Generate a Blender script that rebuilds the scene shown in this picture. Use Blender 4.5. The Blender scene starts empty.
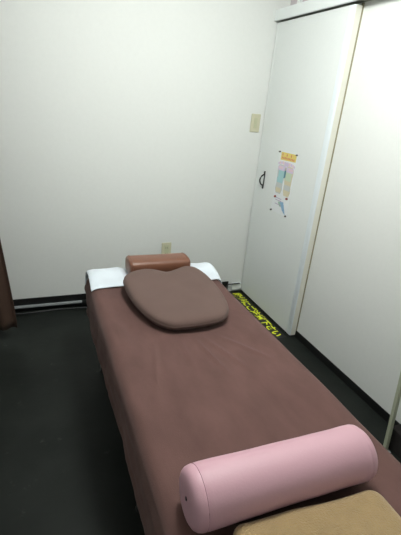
import bpy, bmesh, math, random
from mathutils import Vector, Matrix, noise
random.seed(4)
C = bpy.context.scene.collection
sc = bpy.context.scene

# ---------------------------------------------------------------- camera
F = 402.6
cd = bpy.data.cameras.new('camera'); cam = bpy.data.objects.new('camera', cd); C.objects.link(cam)
cd.sensor_fit = 'HORIZONTAL'; cd.sensor_width = 36; cd.lens = F / 401 * 36; cd.clip_start = 0.02
W = ((0.92552424, -0.06446042, 0.37316181), (-0.36825001, -0.38296952, 0.84718727), (0.08829956, -0.9215092, -0.37818512))
cam.matrix_world = Matrix(((W[0][0], -W[0][1], -W[0][2], 0), (W[1][0], -W[1][1], -W[1][2], 0),
                           (W[2][0], -W[2][1], -W[2][2], 1.4), (0, 0, 0, 1)))
sc.camera = cam

# ---------------------------------------------------------------- world, lights, exposure
w = bpy.data.worlds.new('world'); sc.world = w; w.use_nodes = True
w.node_tree.nodes['Background'].inputs[0].default_value = (0.5, 0.55, 0.55, 1)
w.node_tree.nodes['Background'].inputs[1].default_value = 0.05
LAMP = (0.60, 1.22); LAMP_L = 60      # the one ceiling lamp: place and radiance of its diffuser (built at the end)
sc.view_settings.view_transform = 'Standard'; sc.view_settings.look = 'None'
sc.view_settings.exposure = 0.0; sc.view_settings.gamma = 1

# ---------------------------------------------------------------- materials
def mat(name, col, rough=0.6, bump=0, bscale=50, var=0, vscale=4, sheen=0, metal=0, coat=0, stretch=None, detail=4, spec=0.5):
    m = bpy.data.materials.new(name); m.use_nodes = True
    nt = m.node_tree; b = nt.nodes['Principled BSDF']
    b.inputs['Base Color'].default_value = (*col, 1); b.inputs['Roughness'].default_value = rough
    b.inputs['Metallic'].default_value = metal; b.inputs['Specular IOR Level'].default_value = spec
    b.inputs['Sheen Weight'].default_value = sheen; b.inputs['Coat Weight'].default_value = coat
    tc = nt.nodes.new('ShaderNodeTexCoord'); mp = nt.nodes.new('ShaderNodeMapping')
    nt.links.new(tc.outputs['Object'], mp.inputs[0])
    if stretch: mp.inputs['Scale'].default_value = stretch
    if var:
        n = nt.nodes.new('ShaderNodeTexNoise'); n.inputs['Scale'].default_value = vscale; n.inputs['Detail'].default_value = detail
        nt.links.new(mp.outputs[0], n.inputs['Vector'])
        mx = nt.nodes.new('ShaderNodeMix'); mx.data_type = 'RGBA'
        mx.inputs[6].default_value = (*[c * (1 - var) for c in col], 1); mx.inputs[7].default_value = (*[min(1, c * (1 + var)) for c in col], 1)
        nt.links.new(n.outputs[0], mx.inputs[0]); nt.links.new(mx.outputs[2], b.inputs['Base Color'])
    if bump:
        n2 = nt.nodes.new('ShaderNodeTexNoise'); n2.inputs['Scale'].default_value = bscale; n2.inputs['Detail'].default_value = 3
        nt.links.new(mp.outputs[0], n2.inputs['Vector'])
        bp = nt.nodes.new('ShaderNodeBump'); bp.inputs['Strength'].default_value = bump; bp.inputs['Distance'].default_value = 0.005
        nt.links.new(n2.outputs[0], bp.inputs['Height']); nt.links.new(bp.outputs[0], b.inputs['Normal'])
    return m

M = dict(
    wall=mat('wallpaper', (0.77, 0.785, 0.76), 0.85, 0.12, 180, 0.02, 60),
    door=mat('door_paper', (0.77, 0.80, 0.785), 0.6, 0.08, 200, 0.02, 60),
    stile=mat('door_stile', (0.77, 0.83, 0.86), 0.35),
    cream=mat('cream_trim', (0.80, 0.79, 0.70), 0.5),
    olive=mat('olive_gap', (0.30, 0.27, 0.18), 0.7),
    rail=mat('rail_white', (0.80, 0.84, 0.83), 0.35),
    raildark=mat('rail_underside_shade', (0.20, 0.21, 0.17), 0.6),  # shadow under the rail, put into the colour as dark grey-green
    ceiling=mat('ceiling_board', (0.75, 0.75, 0.72), 0.9, 0.1, 90),
    black=mat('black_vinyl', (0.006, 0.006, 0.006), 0.45),
    velour=mat('mauve_velour', (0.118, 0.0625, 0.055), 0.85, 0.15, 260, 0.34, 8, spec=0.15, sheen=0.08, stretch=(1.8, 0.8, 1)),
    cushion=mat('taupe_velour', (0.128, 0.083, 0.072), 0.9, 0.15, 260, 0.09, 9, spec=0.15, sheen=0.1),
    leather=mat('brown_leather', (0.17, 0.068, 0.038), 0.36, 0.12, 150, 0.15, 12),
    pink=mat('pink_leather', (0.56, 0.33, 0.385), 0.5, 0.06, 200, 0.03, 6),
    pinkthread=mat('pink_stitching', (0.36, 0.18, 0.22), 0.7),
    grommet=mat('dark_grommet', (0.06, 0.03, 0.04), 0.4, metal=0.4),
    white=mat('white_towel', (0.70, 0.76, 0.82), 0.9, 0.3, 300, 0.02, 30, sheen=0.2),
    beige=mat('beige_towel', (0.33, 0.225, 0.105), 0.95, 0.7, 260, 0.16, 40, sheen=0.3),
    curtain=mat('brown_curtain', (0.055, 0.028, 0.017), 0.9, 0.2, 150, 0.15, 20),
    plate=mat('ivory_plate', (0.60, 0.58, 0.42), 0.4),
    plate2=mat('ivory_rocker', (0.55, 0.56, 0.38), 0.35),
    slot=mat('socket_slot', (0.05, 0.05, 0.04), 0.5),
    duct=mat('pale_duct', (0.30, 0.32, 0.33), 0.4),
    cable=mat('black_cable', (0.01, 0.01, 0.012), 0.4),
    metal=mat('dark_metal', (0.03, 0.03, 0.035), 0.4, metal=0.7),
    wood=mat('plywood', (0.12, 0.09, 0.06), 0.7),
    iron=mat('black_iron', (0.008, 0.009, 0.009), 0.35),
    yellow=mat('yellow_vinyl', (0.80, 0.87, 0.03), 0.5),
    pole=mat('pale_green_cream', (0.40, 0.42, 0.31), 0.5),
    box=mat('black_fabric', (0.012, 0.009, 0.008), 0.9, 0.3, 80),
    paper=mat('poster_paper', (0.80, 0.83, 0.84), 0.4),
    transom=mat('transom_pattern', (0.55, 0.50, 0.52), 0.5, 0, 50, 0.25, 25, stretch=(1, 1, 0.15)),
)
def floor_mat():
    m = mat('dark_vinyl_floor', (0.0125, 0.0155, 0.0135), 0.5, 0.12, 30, spec=0.2)
    nt = m.node_tree; b = nt.nodes['Principled BSDF']
    tc = nt.nodes.new('ShaderNodeTexCoord')
    n1 = nt.nodes.new('ShaderNodeTexNoise'); n1.inputs['Scale'].default_value = 3; n1.inputs['Detail'].default_value = 8
    n2 = nt.nodes.new('ShaderNodeTexNoise'); n2.inputs['Scale'].default_value = 11; n2.inputs['Detail'].default_value = 10; n2.inputs['Roughness'].default_value = 0.7
    nt.links.new(tc.outputs['Object'], n1.inputs['Vector']); nt.links.new(tc.outputs['Object'], n2.inputs['Vector'])
    r = nt.nodes.new('ShaderNodeValToRGB'); r.color_ramp.elements[0].position = 0.35; r.color_ramp.elements[1].position = 0.75
    r.color_ramp.elements[0].color = (0.009, 0.011, 0.0095, 1); r.color_ramp.elements[1].color = (0.018, 0.021, 0.0185, 1)
    nt.links.new(n1.outputs[0], r.inputs[0])
    r2 = nt.nodes.new('ShaderNodeValToRGB'); r2.color_ramp.elements[0].position = 0.62; r2.color_ramp.elements[1].position = 0.8
    r2.color_ramp.elements[0].color = (0, 0, 0, 1); r2.color_ramp.elements[1].color = (0.05, 0.053, 0.05, 1)
    nt.links.new(n2.outputs[0], r2.inputs[0])
    a = nt.nodes.new('ShaderNodeMix'); a.data_type = 'RGBA'; a.blend_type = 'ADD'; a.inputs[0].default_value = 1
    nt.links.new(r.outputs[0], a.inputs[6]); nt.links.new(r2.outputs[0], a.inputs[7]); nt.links.new(a.outputs[2], b.inputs['Base Color'])
    return m
M['floor'] = floor_mat()
e = bpy.data.materials.new('lamp_diffuser'); e.use_nodes = True
e.node_tree.nodes['Principled BSDF'].inputs['Emission Color'].default_value = (0.97, 1, 0.97, 1)
e.node_tree.nodes['Principled BSDF'].inputs['Emission Strength'].default_value = LAMP_L
M['glow'] = e

# ---------------------------------------------------------------- mesh helpers
def box(bm, x0, x1, y0, y1, z0, z1, bevel=0, seg=2):
    r = bmesh.ops.create_cube(bm, size=1)
    bmesh.ops.scale(bm, vec=(x1 - x0, y1 - y0, z1 - z0), verts=r['verts'])
    bmesh.ops.translate(bm, vec=((x0 + x1) / 2, (y0 + y1) / 2, (z0 + z1) / 2), verts=r['verts'])
    if bevel:
        ed = list({e for v in r['verts'] for e in v.link_edges})
        bmesh.ops.bevel(bm, geom=ed, offset=bevel, segments=seg, affect='EDGES', profile=0.5)

def tube(bm, pts, rad, n=12, cap=True):
    pts = [Vector(p) for p in pts]; rings = []
    for i, p in enumerate(pts):
        d = (pts[min(i + 1, len(pts) - 1)] - pts[max(i - 1, 0)]).normalized()
        up = Vector((0, 0, 1)) if abs(d.z) < 0.9 else Vector((1, 0, 0))
        a = d.cross(up).normalized(); b = d.cross(a)
        rr = rad[i] if isinstance(rad, (list, tuple)) else rad
        rings.append([bm.verts.new(p + (a * math.cos(t) + b * math.sin(t)) * rr) for t in [2 * math.pi * k / n for k in range(n)]])
    loft_rings(bm, rings, cap)

def loft_rings(bm, rings, cap=True):
    n = len(rings[0])
    for A, B in zip(rings, rings[1:]):
        for k in range(n):
            bm.faces.new((A[k], A[(k + 1) % n], B[(k + 1) % n], B[k]))
    if cap:
        bm.faces.new(list(reversed(rings[0]))); bm.faces.new(rings[-1])

def obj(name, bm, m, parent=None, smooth=False, loc=None):
    bmesh.ops.recalc_face_normals(bm, faces=bm.faces)
    me = bpy.data.meshes.new(name); bm.to_mesh(me); bm.free()
    ms = m if isinstance(m, list) else [m]
    for x in ms: me.materials.append(x)
    if smooth:
        for p in me.polygons: p.use_smooth = True
    o = bpy.data.objects.new(name, me); C.objects.link(o)
    if parent:
        o.parent = parent; o.matrix_parent_inverse = Matrix.Translation(-parent.location) if parent.type == 'EMPTY' else Matrix()
    return o

def tag(o, label, cat, group=None):
    o['label'] = label; o['category'] = cat
    if group: o['group'] = group
    return o
def thing(name, label, cat, loc, group=None):
    o = bpy.data.objects.new(name, None); C.objects.link(o); o.location = loc; o.empty_display_size = 0.1
    return tag(o, label, cat, group)
def structbox(name, dims, m, bevel=0, parent=None):
    bm = bmesh.new(); box(bm, *dims, bevel=bevel); o = obj(name, bm, m, parent)
    if not parent: o['kind'] = 'structure'
    return o

# ---------------------------------------------------------------- room shell
XL, XR, YF, YB, ZC = -1.3, 1.578, -1.0, 2.624, 2.3
DX = 1.528                        # front face of the sliding door
structbox('floor', (XL, XR, YF, YB, -0.05, 0), M['floor'])
structbox('ceiling', (XL, XR + 0.1, YF, YB, ZC, ZC + 0.05), M['ceiling'])
structbox('wall_back', (XL, XR + 0.1, YB, YB + 0.06, -0.05, ZC + 0.05), M['wall'])
structbox('wall_front', (XL, XR + 0.1, YF - 0.06, YF, -0.05, ZC + 0.05), M['wall'])
structbox('wall_left', (XL - 0.06, XL, YF - 0.06, YB + 0.06, -0.05, ZC + 0.05), M['wall'])
# right wall; the strip behind and above the rail is a set-back patterned transom
TZ0, TZ1, TY0, TY1 = 1.985, 2.24, 1.95, YB
bm = bmesh.new()
box(bm, XR, XR + 0.08, YF, TY0, -0.05, ZC)
box(bm, XR, XR + 0.08, TY0, TY1, -0.05, TZ0)
box(bm, XR, XR + 0.08, TY0, TY1, TZ1, ZC)
o = obj('wall_right', bm, M['wall']); o['kind'] = 'structure'
bm = bmesh.new(); box(bm, XR + 0.03, XR + 0.05, TY0, TY1, TZ0, TZ1)
win = obj('window_1', bm, M['transom']); win['kind'] = 'structure'
bm = bmesh.new()
for yy in (2.50, 2.33, 2.16, 1.99): box(bm, XR + 0.005, XR + 0.03, yy - 0.012, yy + 0.012, TZ0, TZ1, 0.002)
obj('window_frame', bm, M['rail'], win)
structbox('baseboard_back', (XL, 1.41, YB - 0.008, YB, 0, 0.092), M['black'], 0.001)
structbox('baseboard_right', (XR - 0.006, XR, YF, 1.900, 0, 0.047), M['black'], 0.001)
structbox('baseboard_left', (XL, XL + 0.01, YF, YB - 0.01, 0, 0.09), M['black'], 0.001)
# cream jamb strip beside the sliding door, with its dark outer line
structbox('trim_1', (XR - 0.0065, XR, 1.886, 1.900, 0.047, 1.925), M['olive'])
# white block closing the skirting beside the door
structbox('trim_2', (1.44, 1.524, YB - 0.022, YB, 0.022, 0.075), M['rail'], 0.003)
# door rail / fascia
bm = bmesh.new(); box(bm, 1.506, 1.522, YF, YB, 1.922, 1.985, 0.003); box(bm, 1.522, XR, YF, YB, 1.973, 1.985)
rail = obj('trim_3', bm, M['rail']); rail['kind'] = 'structure'
bm = bmesh.new(); box(bm, 1.534, XR - 0.001, YF, YB, 1.928, 1.9725); box(bm, 1.523, 1.534, YF, YB, 1.945, 1.9725)
obj('rail_track', bm, M['raildark'], rail)

# sliding door
DY0, DY1, DZ0, DZ1 = 1.895, YB - 0.002, 0.012, 1.914
bm = bmesh.new(); box(bm, DX + 0.002, DX + 0.040, DY0 + 0.03, DY1 - 0.018, DZ0 + 0.002, DZ1)
door = obj('door_1', bm, M['door']); door['kind'] = 'structure'
bm = bmesh.new(); box(bm, DX - 0.001, DX + 0.042, DY0 - 0.005, DY0 + 0.038, DZ0, DZ1, 0.005, 3)
obj('door_stile', bm, M['stile'], door, smooth=True)
bm = bmesh.new(); box(bm, DX + 0.007, DX + 0.0425, DY0 - 0.0065, DY0 + 0.01, DZ0 + 0.002, DZ1 - 0.002, 0.001)
obj('edge_strip', bm, M['cream'], door)
bm = bmesh.new(); box(bm, DX - 0.0005, DX + 0.042, DY1 - 0.024, DY1, DZ0, DZ1, 0.004)
obj('door_stile', bm, M['door'], door, smooth=True)
# bow handle
bm = bmesh.new()
hy, hz = 2.503, 0.93
pts = [(DX - 0.028 * math.sin(math.pi * t) ** 0.6 - 0.004, hy, hz - 0.038 + 0.076 * t) for t in [i / 14 for i in range(15)]]
tube(bm, pts, 0.0055, 8); box(bm, DX - 0.001, DX + 0.002, hy - 0.007, hy + 0.007, hz - 0.062, hz + 0.062, 0.001)
for s in (-1, 1): box(bm, DX - 0.005, DX + 0.001, hy - 0.007, hy + 0.007, hz + s * 0.047 - 0.014, hz + s * 0.047 + 0.014, 0.002)
dh = obj('door_handle', bm, M['iron'], door, smooth=True)

# cable duct and cables along the back skirting
bm = bmesh.new(); box(bm, XL + 0.02, 0.27, YB - 0.03, YB - 0.009, 0.034, 0.048, 0.003); box(bm, 0.32, 1.37, YB - 0.03, YB - 0.009, 0.034, 0.048, 0.003)
duct = thing('cable_duct', 'thin pale cable duct running along the foot of the back wall skirting', 'cable duct', (0.3, YB - 0.02, 0))
obj('duct_cover', bm, M['duct'], duct)
bm = bmesh.new(); box(bm, 0.268, 0.322, YB - 0.034, YB - 0.009, 0.018, 0.052, 0.004)
obj('joint', bm, M['iron'], duct)
bm = bmesh.new()
pts = [(XL + 0.05 + i * 0.06, YB - 0.045 + 0.006 * math.sin(i * 0.9), 0.0065 + 0.0) for i in range(27)]
tube(bm, pts, 0.006, 8)
tag(obj('floor_cable', bm, M['cable'], smooth=True), 'black cable on the floor along the pale duct, left of the bed', 'cable')
bm = bmesh.new()
pts = [(1.33, YB - 0.04, 0.007), (1.36, YB - 0.042, 0.02), (1.385, YB - 0.03, 0.055), (1.40, YB - 0.025, 0.075), (1.42, YB - 0.028, 0.077), (1.46, YB - 0.030, 0.0785), (1.50, YB - 0.030, 0.0785)]
tube(bm, pts, 0.005, 8)
tag(obj('wall_cable', bm, M['cable'], smooth=True), 'short dark cable bending over the white block in the corner beside the door', 'cable')

# switch and socket on the back wall
def plate(name, label, cat, x, z, kind):
    t = thing(name, label, cat, (x, YB, z))
    bm = bmesh.new(); box(bm, x - 0.036, x + 0.036, YB - 0.008, YB, z - 0.06, z + 0.06, 0.004, 3)
    obj('cover_plate', bm, M['plate'], t)
    if kind == 'switch':
        bm = bmesh.new(); box(bm, x - 0.012, x + 0.012, YB - 0.011, YB - 0.007, z - 0.034, z + 0.034, 0.002); obj('rocker', bm, M['plate2'], t)
    else:
        bm = bmesh.new(); box(bm, x - 0.018, x + 0.018, YB - 0.010, YB - 0.007, z - 0.044, z + 0.044, 0.002); f = obj('socket_face', bm, M['plate2'], t)
        for k in (-0.022, 0.022):
            for s in (-0.006, 0.006):
                bm = bmesh.new(); box(bm, x + s - 0.001, x + s + 0.001, YB - 0.0106, YB - 0.0099, z + k - 0.006, z + k + 0.006)
                obj('slot', bm, M['slot'], f)
plate('light_switch', 'ivory light switch plate high on the back wall beside the sliding door', 'light switch', 1.464, 1.300, 'switch')
plate('wall_socket', 'ivory wall socket plate low on the back wall behind the brown head roll', 'socket', 0.870, 0.385, 'socket')

# ---------------------------------------------------------------- poster on the door
PX = DX + 0.002                                     # door panel face
def flat(bm, pts, depth):                            # polygon in the door plane, extruded a hair towards the room
    x1 = PX - depth
    a = [bm.verts.new((x1, p[0], p[1])) for p in pts]; b = [bm.verts.new((PX, p[0], p[1])) for p in pts]
    bm.faces.new(a); bm.faces.new(list(reversed(b))); n = len(pts)
    for k in range(n): bm.faces.new((a[k], b[k], b[(k + 1) % n], a[(k + 1) % n]))
def emat(name, c, r=0.5): return mat(name, c, r)
poster = thing('foot_chart_poster', 'small white paper poster with coloured foot soles and yellow heading pinned on the door', 'poster', (PX, 2.25, 0.75))
bm = bmesh.new(); flat(bm, [(2.356, 1.152), (2.150, 1.156), (2.160, 0.752), (2.356, 0.752)], 0.0008); obj('sheet', bm, M['paper'], poster)
bm = bmesh.new(); flat(bm, [(2.332, 1.149), (2.160, 1.151), (2.160, 1.104), (2.332, 1.098)], 0.0014); head = obj('heading', bm, emat('heading_yellow', (0.74, 0.60, 0.16)), poster)
bm = bmesh.new()
for i in range(9):                                    # row of unreadably small heading strokes
    y = 2.318 - i * 0.0165
    flat(bm, [(y, 1.121), (y - 0.010, 1.121), (y - 0.010, 1.108), (y, 1.108)], 0.0019)
    if i % 3 == 0: flat(bm, [(y, 1.142), (y - 0.009, 1.142), (y - 0.009, 1.127), (y, 1.127)], 0.0019)
obj('heading_marks', bm, emat('heading_red', (0.62, 0.20, 0.10)), head)
SOLE = [(-0.028, -0.5), (-0.042, -0.35), (-0.040, -0.1), (-0.050, 0.15), (-0.056, 0.32), (-0.050, 0.43), (-0.030, 0.49), (0.0, 0.5), (0.026, 0.49), (0.040, 0.42), (0.042, 0.28), (0.036, 0.1), (0.034, -0.15), (0.040, -0.35), (0.026, -0.5)]
def sole(cy, s, base_col):
    def P(u, v): return (cy + s * u, 0.975 + v * 0.190)
    bm = bmesh.new(); flat(bm, [P(u, v) for u, v in SOLE], 0.0013)
    f = obj('foot_sole', bm, base_col, poster)
    def band(v0, v1, u0, u1, m, d=0.0018):
        bm = bmesh.new()
        pts = [P(u0 * 1.14, v0), P(u1 * 1.22, v0), P(u1 * 1.24, v1), P(u0 * 1.16, v1)]
        flat(bm, pts, d); obj('sole_zone', bm, m, f)
    return band
lav = emat('chart_lavender', (0.66, 0.56, 0.72)); teal = emat('chart_teal', (0.36, 0.60, 0.62)); dk = emat('chart_dark_teal', (0.12, 0.30, 0.38))
tan = emat('chart_tan', (0.66, 0.60, 0.42)); grn = emat('chart_green', (0.55, 0.66, 0.50)); gry = emat('chart_grey', (0.56, 0.58, 0.57)); pk = emat('chart_pink', (0.76, 0.58, 0.62))
b1 = sole(2.305, 1, gry)
b1(0.05, 0.30, -0.038, 0.020, teal); b1(-0.12, 0.05, -0.032, 0.026, teal); b1(-0.30, -0.12, -0.032, 0.026, gry); b1(-0.46, -0.30, -0.026, 0.024, tan); b1(0.08, 0.34, -0.046, -0.034, dk, 0.0022); b1(0.30, 0.46, -0.036, 0.030, lav); b1(0.36, 0.43, -0.014, 0.026, pk, 0.0022)
b2 = sole(2.205, -1, tan)
b2(0.02, 0.30, -0.036, 0.020, grn); b2(-0.12, 0.02, -0.032, 0.026, tan); b2(-0.30, -0.12, -0.032, 0.026, gry); b2(-0.46, -0.30, -0.026, 0.024, tan); b2(0.10, 0.34, -0.046, -0.032, dk, 0.0022); b2(0.30, 0.46, -0.036, 0.030, lav); b2(0.36, 0.43, -0.014, 0.026, pk, 0.0022)
for cy, s in ((2.305, 1), (2.205, -1)):
    for k, (u, v, r) in enumerate(((-0.038, 0.54, 0.014), (-0.014, 0.565, 0.010), (0.006, 0.56, 0.009), (0.024, 0.545, 0.008), (0.039, 0.52, 0.007))):
        bm = bmesh.new(); flat(bm, [(cy + s * u + r * math.cos(a), 0.975 + v * 0.19 + r * 1.2 * math.sin(a)) for a in [i * math.pi / 5 for i in range(10)]], 0.0015)
        obj('toe', bm, pk if k % 2 else lav, poster)
bm = bmesh.new()
for i, z in enumerate((0.852, 0.838, 0.812)): flat(bm, [(2.32, z), (2.25 - i * 0.006, z), (2.25 - i * 0.006, z - 0.004), (2.32, z - 0.004)], 0.0014)
obj('caption_lines', bm, emat('caption_purple', (0.42, 0.34, 0.50)), poster)
bm = bmesh.new(); flat(bm, [(2.262, 0.832), (2.222, 0.838), (2.196, 0.790), (2.182, 0.760), (2.222, 0.782)], 0.0014); obj('blue_drawing', bm, emat('chart_blue', (0.25, 0.42, 0.60)), poster)
bm = bmesh.new(); flat(bm, [(2.285, 0.828), (2.262, 0.832), (2.240, 0.800), (2.262, 0.802)], 0.0013); obj('green_drawing', bm, emat('chart_leaf', (0.35, 0.52, 0.40)), poster)
pinm = emat('pin_red', (0.30, 0.05, 0.04)); pind = emat('pin_dark', (0.10, 0.08, 0.08))
pins = [(2.350, 1.147, 0), (2.156, 1.150, 0), (2.324, 0.855, 1), (2.186, 0.869, 1), (2.350, 0.757, 0), (2.168, 0.758, 0)]
PL = ['dark pushpin at the upper corner of the poster nearer the back wall', 'dark pushpin at the upper corner of the poster farther from the back wall',
      'red pushpin below the teal foot sole on the poster', 'red pushpin below the tan foot sole on the poster',
      'dark pushpin at the lower corner of the poster nearer the back wall', 'dark pushpin at the lower corner of the poster farther from the back wall']
for (y, z, k), lb in zip(pins, PL):
    bm = bmesh.new()
    tube(bm, [(PX - 0.0005, y, z), (PX - 0.004, y, z), (PX - 0.009, y, z), (PX - 0.0115, y, z)], [0.006, 0.0035, 0.0055, 0.003] if not k else [0.008, 0.005, 0.008, 0.005], 10)
    tag(obj('pushpin', bm, pinm if k else pind, smooth=True), lb, 'pin', 'pushpins holding the foot poster')

# ---------------------------------------------------------------- yellow lettering on the floor
sign = thing('floor_lettering', 'black floor strip with yellow Japanese warning lettering along the foot of the door', 'floor sign', (1.465, 2.25, 0))
bm = bmesh.new(); box(bm, 1.425, 1.512, 1.895, 2.60, 0.0003, 0.0012); obj('backing_strip', bm, M['black'], sign)
tcu = bpy.data.curves.new('lettering', 'FONT'); tcu.body = '段差にご注意下さい'; tcu.size = 0.0785; tcu.extrude = 0.0004; tcu.offset = 0.0025
tcu.align_x = 'LEFT'; tcu.align_y = 'BOTTOM'
to = bpy.data.objects.new('lettering_source', tcu); C.objects.link(to)
bpy.context.view_layer.update()
me = bpy.data.meshes.new_from_object(to.evaluated_get(bpy.context.evaluated_depsgraph_get()))
bpy.data.objects.remove(to)
xs = [v.co.x for v in me.vertices]; ys = [v.co.y for v in me.vertices]
sx = (2.580 - 1.918) / (max(xs) - min(xs)); sy = 0.072 / (max(ys) - min(ys)); x0 = min(xs); y0 = min(ys)
for v in me.vertices:                                # reading direction -y, tops of the characters towards the door
    a, b = (v.co.x - x0) * sx, (v.co.y - y0) * sy
    v.co = Vector((1.432 + b, 2.580 - a, 0.0017 + v.co.z))
me.materials.clear(); me.materials.append(M['yellow'])
lt = bpy.data.objects.new('lettering', me); C.objects.link(lt); lt.parent = sign; lt.matrix_parent_inverse = Matrix.Translation(-sign.location)

# ---------------------------------------------------------------- massage bed
BX0, BX1, BY0, BY1, BZ = 0.222, 0.915, 0.10, 1.985, 0.53
def rrect(x0, x1, y0, y1, r, nx=26, ny=70, nc=6):
    pts = []
    def seg(a, b, n): return [(a[0] + (b[0] - a[0]) * i / n, a[1] + (b[1] - a[1]) * i / n) for i in range(n)]
    def arc(cx, cy, t0): return [(cx + r * math.cos(t0 + math.pi / 2 * i / nc), cy + r * math.sin(t0 + math.pi / 2 * i / nc)) for i in range(nc)]
    pts += arc(x1 - r, y1 - r, 0) + seg((x1 - r, y1), (x0 + r, y1), nx)
    pts += arc(x0 + r, y1 - r, math.pi / 2) + seg((x0, y1 - r), (x0, y0 + r), ny)
    pts += arc(x0 + r, y0 + r, math.pi) + seg((x0 + r, y0), (x1 - r, y0), nx)
    pts += arc(x1 - r, y0 + r, 1.5 * math.pi) + seg((x1, y0 + r), (x1, y1 - r), ny)
    return pts
bed = thing('massage_bed', 'long padded massage bed under a mauve brown velour cover, on dark metal legs', 'massage bed', (0.57, 1.04, 0))
def rumple(x, y):
    z = 0.0065 * noise.noise(Vector((x * 3.2, y * 1.8, 1.3)))
    z += 0.0045 * noise.noise(Vector((x * 9, y * 4.0, 5)))
    for (px, py, qx, qy, wd, h) in ((0.56, 1.27, 0.60, 0.99, 0.006, 0.0040), (0.60, 1.27, 0.68, 1.02, 0.006, 0.0036), (0.66, 1.26, 0.80, 1.06, 0.007, 0.0032),
                                    (0.50, 1.24, 0.49, 1.08, 0.006, 0.0024), (0.40, 1.28, 0.31, 0.90, 0.010, 0.0030), (0.27, 1.6, 0.30, 1.2, 0.012, 0.003)):
        a, b, p = Vector((px, py)), Vector((qx, qy)), Vector((x, y)); ab = b - a
        t = max(0, min(1, (p - a).dot(ab) / ab.length_squared)); d = (p - (a + ab * t)).length
        z += 2.0 * h * math.exp(-(d / wd) ** 2) * math.sin(math.pi * min(1, max(0, t * 0.9 + 0.05)))
    return z
bm = bmesh.new(); rings = []
R = 0.042
prof = [(0.004, 0.322), (0.000, 0.322), (-0.001, 0.332)] + [(0.002 * math.sin((z - 0.33) * 22), z) for z in [0.344 + 0.0115 * i for i in range(12)]]
prof += [(R * (1 - math.cos(t)), BZ - R + R * math.sin(t)) for t in [math.pi / 2 * i / 8 for i in range(9)]]
prof += [(R + d, BZ) for d in (0.012, 0.026, 0.042, 0.06, 0.075)]
for ins, z in prof:
    loop = rrect(BX0 + ins, BX1 - ins, BY0 + ins, BY1 - ins, max(0.003, 0.055 - ins * 0.8), 56, 150, 6)
    ring = []
    for k, (x, y) in enumerate(loop):
        dz = 0; k2 = k / len(loop)
        if z < BZ - R:
            n = 0.006 * noise.noise(Vector((x * 6, y * 7, z * 3))) + 0.010 * abs(noise.noise(Vector((x * 3, y * 2.6 + z * 6, z * 26)))) - 0.002 + 0.003 * noise.noise(Vector((x * 20, y * 26 + z * 14, z * 5)))
            cx, cy = (BX0 + BX1) / 2, (BY0 + BY1) / 2
            x += n * (1 if x > cx else -1); y += n * (1 if y > cy else -1)
            n += 0.005 * math.exp(-((z - 0.47) / 0.012) ** 2) * (0.7 + noise.noise(Vector((y * 5, 3, x * 5))))
            x += (0.005 * math.exp(-((z - 0.47) / 0.015) ** 2)) * (-1 if x < cx else 0)
            if z < 0.35: dz = 0.006 * noise.noise(Vector((x * 3, y * 3, 9)))
        dz += rumple(x, y) * max(0, min(1, (z - (BZ - R)) / R * 1.2)) if z > BZ - R else 0
        ring.append(bm.verts.new((x, y, z + dz)))
    rings.append(ring)
loft_rings(bm, rings, cap=False)
rg = rings[-1]; NN = len(rg); na, nb, c0 = 56 + 6, 150 + 6, 3      # fill the middle of the top as an even grid
ix = lambda k: rg[(c0 + k) % NN]
G = [[None] * (na + 1) for _ in range(nb + 1)]
for i in range(na + 1): G[0][i] = ix(i); G[nb][i] = ix(2 * na + nb - i)
for j in range(nb + 1): G[j][na] = ix(na + j); G[j][0] = ix(2 * na + 2 * nb - j)
for j in range(1, nb):
    for i in range(1, na):
        u, v = i / na, j / nb
        p = G[j][0].co * (1 - u) + G[j][na].co * u + G[0][i].co * (1 - v) + G[nb][i].co * v
        p -= (G[0][0].co * (1 - u) + G[0][na].co * u) * (1 - v) + (G[nb][0].co * (1 - u) + G[nb][na].co * u) * v
        G[j][i] = bm.verts.new((p.x, p.y, BZ + rumple(p.x, p.y)))
for j in range(nb):
    for i in range(na): bm.faces.new((G[j][i], G[j][i + 1], G[j + 1][i + 1], G[j + 1][i]))
cover = obj('cover', bm, M['velour'], bed, smooth=True)
bm = bmesh.new(); box(bm, BX0 + 0.02, BX1 - 0.02, BY0 + 0.02, BY1 - 0.02, 0.43, 0.50, 0.02); obj('mattress', bm, M['box'], bed)
bm = bmesh.new(); box(bm, BX0 + 0.03, BX1 - 0.03, BY0 + 0.03, BY1 - 0.03, 0.395, 0.43, 0.003); obj('base_board', bm, M['wood'], bed)
bm = bmesh.new()
for x in (BX0 + 0.055, BX1 - 0.055): box(bm, x - 0.016, x + 0.016, BY0 + 0.1, BY1 - 0.1, 0.36, 0.395, 0.002)
for y in (BY0 + 0.12, 1.0, BY1 - 0.12): box(bm, BX0 + 0.055, BX1 - 0.055, y - 0.016, y + 0.016, 0.362, 0.393, 0.002)
obj('frame', bm, M['metal'], bed)
for x in (BX0 + 0.075, BX1 - 0.075):
    for y in (BY0 + 0.14, 1.0, BY1 - 0.14):
        bm = bmesh.new(); box(bm, x - 0.018, x + 0.018, y - 0.018, y + 0.018, 0.012, 0.362, 0.003)
        lg = obj('leg', bm, M['metal'], bed)
        bm = bmesh.new(); tube(bm, [(x, y, 0), (x, y, 0.014)], [0.024, 0.02], 16); obj('rubber_foot', bm, M['iron'], lg)

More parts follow.
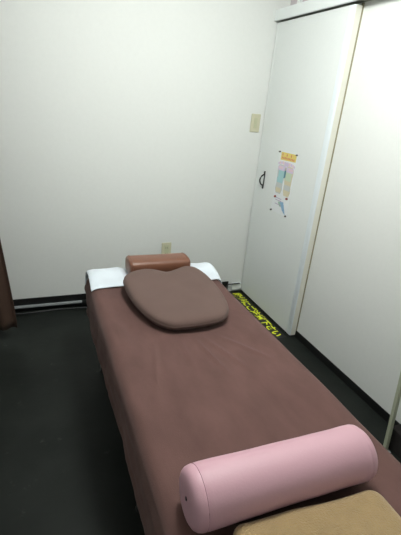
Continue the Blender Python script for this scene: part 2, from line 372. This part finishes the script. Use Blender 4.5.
# ---------------------------------------------------------------- white towel over the head of the bed
def wrap(s, lo, hi, r):                              # arc length past an edge -> coordinate, drop
    def side(d):
        if d < 0: return (0, 0)
        if d < r * math.pi / 2: return (r * math.sin(d / r), r * (1 - math.cos(d / r)))
        return (r, r + d - r * math.pi / 2)
    if s < lo + r: a, b = side(lo + r - s); return (lo + r - a, b)
    if s > hi - r: a, b = side(s - (hi - r)); return (hi - r + a, b)
    return (s, 0)
bm = bmesh.new(); NX, NY = 84, 34; g = []
for j in range(NY + 1):
    row = []
    for i in range(NX + 1):
        u, v = i / NX, j / NY
        front = 1.765 + 0.008 * math.sin(u * 7) + 0.004 * noise.noise(Vector((u * 9, 0, 2)))
        sx_ = (BX0 + 0.003) + u * (BX1 - BX0 + 0.035); sy_ = front + v * (2.065 - front)
        x, dx = wrap(sx_, BX0 - 0.004, BX1 + 0.004, 0.045); y, dy = wrap(sy_, 0, BY1 + 0.006, 0.045)
        drop = dx + dy if (dx < 0.06 and dy < 0.06) else max(dx, dy) + 0.02
        h = 0.006 + 0.008 * min(1, v * 8) + 0.038 * math.sin(math.pi * min(1, max(0, v * 1.4 - 0.05))) * (0.75 + 0.5 * noise.noise(Vector((x * 6, y * 8, 0))))
        h += 0.006 * noise.noise(Vector((x * 14, y * 12, 4)))
        mid = min(1, max(0, (x - 0.385) / 0.04)) * min(1, max(0, (0.775 - x) / 0.04))     # pressed down under the roll and cushion
        h = h * (1 - mid) + min(h, 0.018) * mid; h = max(h, 0.007)
        if dy > 0.03: y += 0.008 * (1 + noise.noise(Vector((x * 12, v * 4, 7))))
        row.append(bm.verts.new((x - (0.006 if u < 0.03 else 0), y, BZ + 0.004 + h - drop)))
    g.append(row)
for j in range(NY):
    for i in range(NX): bm.faces.new((g[j][i], g[j][i + 1], g[j + 1][i + 1], g[j + 1][i]))
tw = obj('white_towel', bm, M['white'], smooth=True)
tag(tw, 'white towel spread across the head end of the massage bed', 'towel')
s = tw.modifiers.new('so', 'SOLIDIFY'); s.thickness = 0.006; s.offset = -1
s = tw.modifiers.new('s', 'SUBSURF'); s.levels = 0; s.render_levels = 1

# ---------------------------------------------------------------- brown head roll
bm = bmesh.new(); rings = []
hx0, hx1, hyc, hz0, hw, hh = 0.420, 0.742, 1.872, 0.560, 0.066, 0.084
def hprof(k):
    pts = []
    for i in range(32):
        t = 2 * math.pi * i / 32; c, s_ = math.cos(t), math.sin(t)
        e = 0.62
        pts.append((hw * k * math.copysign(abs(c) ** e, c), hh / 2 * k * math.copysign(abs(s_) ** e, s_)))
    return pts
for dx, k in ((0, 0.3), (0, 0.80), (0.003, 0.91), (0.009, 0.975), (0.018, 1.0)) :
    rings.append([bm.verts.new((hx0 + dx, hyc + a, hz0 + hh / 2 + b)) for a, b in hprof(k)])
for q in range(1, 8):
    x = hx0 + 0.018 + (hx1 - hx0 - 0.036) * q / 8
    rings.append([bm.verts.new((x, hyc + a, hz0 + hh / 2 + b)) for a, b in hprof(1.0 - 0.02 * math.sin(math.pi * q / 8))])
for dx, k in reversed(((0, 0.3), (0, 0.80), (0.003, 0.91), (0.009, 0.975), (0.018, 1.0))):
    rings.append([bm.verts.new((hx1 - dx, hyc + a, hz0 + hh / 2 + b)) for a, b in hprof(k)])
loft_rings(bm, rings)
hr = thing('head_roll', 'small reddish brown leather roll at the bed head, behind the taupe cushion', 'bolster', (0.58, hyc, hz0))
obj('roll_body', bm, M['leather'], hr, smooth=True)
for x in (hx0 + 0.015, hx1 - 0.015):
    bm = bmesh.new(); pr = [Vector((x, hyc + a, hz0 + hh / 2 + b)) for a, b in hprof(1.0)]
    tube(bm, pr + [pr[0]], 0.0016, 6, False); obj('seam', bm, M['leather'], hr, smooth=True)

# ---------------------------------------------------------------- taupe cushion with a notch
OUT = [(0.366, 1.701), (0.400, 1.766), (0.477, 1.800), (0.536, 1.785), (0.585, 1.752), (0.646, 1.773), (0.703, 1.800), (0.753, 1.778), (0.780, 1.710),
       (0.790, 1.624), (0.791, 1.520), (0.772, 1.405), (0.732, 1.342), (0.684, 1.318), (0.611, 1.308), (0.540, 1.308), (0.476, 1.318), (0.416, 1.385), (0.374, 1.530)]
def catmull(P, n=10):
    out = []; N = len(P)
    for i in range(N):
        p0, p1, p2, p3 = (Vector(P[(i + k - 1) % N]) for k in range(4))
        for j in range(n):
            t = j / n
            out.append(0.5 * ((2 * p1) + (p2 - p0) * t + (2 * p0 - 5 * p1 + 4 * p2 - p3) * t * t + (3 * p1 - p0 - 3 * p2 + p3) * t ** 3))
    return out
oc = catmull(OUT); cen = Vector((0.585, 1.545))
def tilt(y): return (y - 1.28) / 0.52
bm = bmesh.new(); rings = []
def cring(k_in, zrel):
    ring = []
    for p in oc:
        d = cen - p; q = p + d.normalized() * min(k_in, d.length * 0.97)
        zt = 0.580 + 0.040 * tilt(q.y); zb = 0.536 + 0.030 * max(0, tilt(q.y))
        dome = 0.004 * (1 - min(1, (q - cen).length / 0.30)) if zrel >= 1 else 0
        nz = 0.0022 * noise.noise(Vector((q.x * 8, q.y * 8, 3))) if zrel >= 0.9 else 0
        ring.append(bm.verts.new((q.x, q.y, zb + (zt - zb) * zrel + dome + nz)))
    rings.append(ring)
for k, z in ((0.24, 0), (0.10, 0), (0.020, 0.0), (0.010, 0.06), (0.004, 0.18), (0.001, 0.32), (0.0, 0.46), (0.0, 0.62), (0.002, 0.76), (0.006, 0.87), (0.013, 0.95), (0.022, 0.99), (0.035, 1.0), (0.06, 1), (0.09, 1), (0.12, 1), (0.16, 1), (0.20, 1), (0.235, 1)):
    cring(k, z)
loft_rings(bm, rings)
cu = thing('face_cushion', 'flat taupe cushion with a notch in its top edge, lying near the bed head', 'cushion', (0.585, 1.545, 0.536))
obj('cushion_body', bm, M['cushion'], cu, smooth=True)
bm = bmesh.new()
sp = [Vector((p.x, p.y, 0.536 + 0.030 * max(0, tilt(p.y)) + (0.044 + 0.010 * tilt(p.y)) * 0.5)) for p in oc]
tube(bm, sp + [sp[0]], 0.0022, 6, False); obj('piping', bm, M['cushion'], cu, smooth=True)

# ---------------------------------------------------------------- pink bolster
A = Vector((0.268, 0.560, 0.5995)); B = Vector((0.748, 0.552, 0.5995)); RR = 0.0690
ax = (B - A).normalized(); up = Vector((0, 0, 1)); sd = up.cross(ax).normalized(); L = (B - A).length
bm = bmesh.new(); rings = []
stations = [(-0.004, 0.02), (-0.0045, 0.45), (-0.002, 0.75), (0.003, 0.88), (0.010, 0.955), (0.018, 0.988), (0.0225, 0.992), (0.025, 0.984), (0.0275, 0.994), (0.04, 1.0)]
st = stations + [(L * q / 14, 1.0 - 0.022 * math.sin(math.pi * (q - 1) / 12)) for q in range(2, 13)] + [(L - a, b) for a, b in reversed(stations)]
NS = 56
for s_, k in st:
    c = A + ax * s_; ring = []
    for i in range(NS):
        t = 2 * math.pi * i / NS; rr = RR * k
        dz = math.sin(t) * rr; dd = math.cos(t) * rr
        z = max(dz, -RR + 0.003)                        # settles flat on the bed
        nn = 0.0012 * noise.noise(Vector((s_ * 14, math.cos(t) * 2, math.sin(t) * 2))) * (1 if k > 0.9 else 0)
        ring.append(bm.verts.new(c + sd * (dd + nn) + up * (z + (nn if z > 0 else 0))))
    rings.append(ring)
loft_rings(bm, rings)
pb = thing('pink_bolster', 'pale pink leather cylinder bolster lying across the foot end of the bed', 'bolster', (0.508, 0.548, 0.5305))
obj('bolster_body', bm, M['pink'], pb, smooth=True)
for s_ in (0.025,):
    bm = bmesh.new(); c = A + ax * s_
    pr = [c + sd * math.cos(t) * RR * 0.985 + up * max(math.sin(t) * RR * 0.985, -RR + 0.004) for t in [2 * math.pi * i / 48 for i in range(49)]]
    tube(bm, pr, 0.0009, 6, False); obj('stitched_seam', bm, M['pinkthread'], pb, smooth=True)
bm = bmesh.new(); c = A - ax * 0.0045 + up * 0.010 - sd * 0.004
tube(bm, [c, c - ax * 0.0018], [0.0055, 0.004], 14); obj('vent_grommet', bm, M['grommet'], pb, smooth=True)

# ---------------------------------------------------------------- folded beige towel
bm = bmesh.new(); rings = []
TX0, TX1, TY0_, TY1_ = 0.340, 0.730, 0.125, 0.490
for ins, z in ((0.10, 0.5345), (0.014, 0.5345), (0.004, 0.541), (0.0, 0.549), (0.004, 0.5565), (0.005, 0.558), (0.002, 0.5625), (0.003, 0.571), (0.011, 0.5795), (0.024, 0.5835), (0.04, 0.585), (0.06, 0.5855), (0.085, 0.586), (0.11, 0.586), (0.14, 0.586), (0.16, 0.586)):
    loop = rrect(TX0 + ins, TX1 - ins, TY0_ + ins, TY1_ - ins, max(0.004, 0.032 - ins * 0.7), 30, 30, 6); ring = []
    for (x, y) in loop:
        e = 0.006 * noise.noise(Vector((x * 9, y * 9, 2)))
        y2 = y + (x - 0.53) * -0.060 + e * (1 if y > 0.3 else -0.6) + (0.014 * math.sin((x - TX0) / (TX1 - TX0) * math.pi) * -0.5 if y > 0.4 else 0)
        zz = z + (0.0035 * noise.noise(Vector((x * 7, y * 7, 6))) if z > 0.56 else 0)
        ring.append(bm.verts.new((x + e * 0.5, y2, zz)))
    rings.append(ring)
loft_rings(bm, rings)
bt = obj('beige_towel', bm, M['beige'], smooth=True)
tag(bt, 'folded beige towel on the bed, in front of the pink bolster', 'towel')
s = bt.modifiers.new('s', 'SUBSURF'); s.levels = 0; s.render_levels = 1

# ---------------------------------------------------------------- curtain at the left
bm = bmesh.new(); NXc, NZ = 120, 46; g = []
zb_, zt_ = 0.086, 2.20
def edge_x(z):
    K = [(0.08, -0.134), (0.2, -0.139), (0.4, -0.156), (0.64, -0.178), (1.0, -0.215), (1.6, -0.27), (2.2, -0.31)]
    for (a, xa), (b, xb) in zip(K, K[1:]):
        if z <= b: return xa + (xb - xa) * max(0, (z - a)) / (b - a)
    return K[-1][1]
for j in range(NZ + 1):
    z = zb_ + (zt_ - zb_) * j / NZ; row = []
    for i in range(NXc + 1):
        u = i / NXc; ex = edge_x(z); x = ex + u * (-1.05 - ex)
        amp = 0.022 * (0.5 + 0.5 * z / 2.2) + 0.006
        y = 2.262 + amp * math.sin(u * 62 + 0.5 * math.sin(z * 2)) + 0.006 * noise.noise(Vector((u * 8, z * 2, 0)))
        row.append(bm.verts.new((x, y, z)))
    g.append(row)
for j in range(NZ):
    for i in range(NXc): bm.faces.new((g[j][i], g[j][i + 1], g[j + 1][i + 1], g[j + 1][i]))
cur = thing('curtain', 'dark brown pleated curtain hanging at the left edge beside the back wall', 'curtain', (-0.6, 2.262, zb_))
cl = obj('cloth', bm, M['curtain'], cur, smooth=True)
s = cl.modifiers.new('so', 'SOLIDIFY'); s.thickness = 0.003
bm = bmesh.new(); box(bm, -1.05, -0.30, 2.25, 2.275, 2.20, 2.225, 0.003); obj('heading_tape', bm, M['curtain'], cur)
bm = bmesh.new(); box(bm, XL, 0.2, 2.245, 2.28, 2.226, 2.256, 0.004)
tr = thing('curtain_rail', 'white curtain rail fixed under the ceiling above the brown curtain', 'curtain rail', (-0.55, 2.262, 2.226))
obj('track', bm, M['rail'], tr)
for x in (-1.1, -0.4, 0.1):
    bm = bmesh.new(); box(bm, x - 0.012, x + 0.012, 2.25, 2.275, 2.255, ZC, 0.002); obj('bracket', bm, M['rail'], tr)

# ---------------------------------------------------------------- pale pole and black box on the right
pt = thing('floor_pole', 'slim pale cream square pole on a small foot, standing near the right wall', 'pole', (1.42, 0.932, 0))
def pole_at(z): return Vector((1.418 + 0.035 * z, 0.932 + 0.112 * z, z))
bm = bmesh.new(); rings = []
for z in (0.006, 0.5, 1.0, 1.5):
    c = pole_at(z); rings.append([bm.verts.new(c + Vector(d)) for d in ((-0.0085, -0.008, 0), (0.0085, -0.008, 0), (0.0085, 0.008, 0), (-0.0085, 0.008, 0))])
loft_rings(bm, rings); obj('pole_shaft', bm, M['pole'], pt)
bm = bmesh.new(); box(bm, 1.402, 1.436, 0.912, 0.952, 0, 0.006, 0.002); obj('foot_plate', bm, M['duct'], pt)
bm = bmesh.new(); c = pole_at(1.5); tube(bm, [c, c + Vector((0, 0, 0.012)), c + Vector((0, 0, 0.02))], [0.015, 0.015, 0.008], 12); obj('end_cap', bm, M['iron'], pt)

sb = thing('dark_area_box', 'low black box filling the dark area by the right wall, right of the pale pole', 'box', (1.50, 0.72, 0))  # plain black box filling the dark area right of the pole
bm = bmesh.new()
for d in ((1.452, 1.568, 0.56, 0.565, 0, 0.10), (1.452, 1.568, 0.955, 0.96, 0, 0.10), (1.452, 1.457, 0.56, 0.96, 0, 0.10), (1.563, 1.568, 0.56, 0.96, 0, 0.10), (1.452, 1.568, 0.56, 0.96, 0, 0.005)): box(bm, *d)
obj('body', bm, M['box'], sb)
bm = bmesh.new(); box(bm, 1.449, 1.571, 0.556, 0.964, 0.095, 0.108, 0.004); obj('lid', bm, M['box'], sb)

# ---------------------------------------------------------------- ceiling lamp
cl = thing('ceiling_lamp', 'round white ceiling lamp above the bed', 'ceiling lamp', (LAMP[0], LAMP[1], ZC))
bm = bmesh.new(); tube(bm, [(LAMP[0], LAMP[1], ZC), (LAMP[0], LAMP[1], ZC - 0.05), (LAMP[0], LAMP[1], ZC - 0.06)], [0.24, 0.24, 0.22], 48); obj('lamp_base', bm, M['rail'], cl)
bm = bmesh.new(); tube(bm, [(LAMP[0], LAMP[1], ZC - z) for z in (0.06, 0.12, 0.18, 0.21, 0.23, 0.235)], [0.185, 0.185, 0.18, 0.16, 0.11, 0.04], 48); obj('lamp_diffuser', bm, M['glow'], cl, smooth=True)
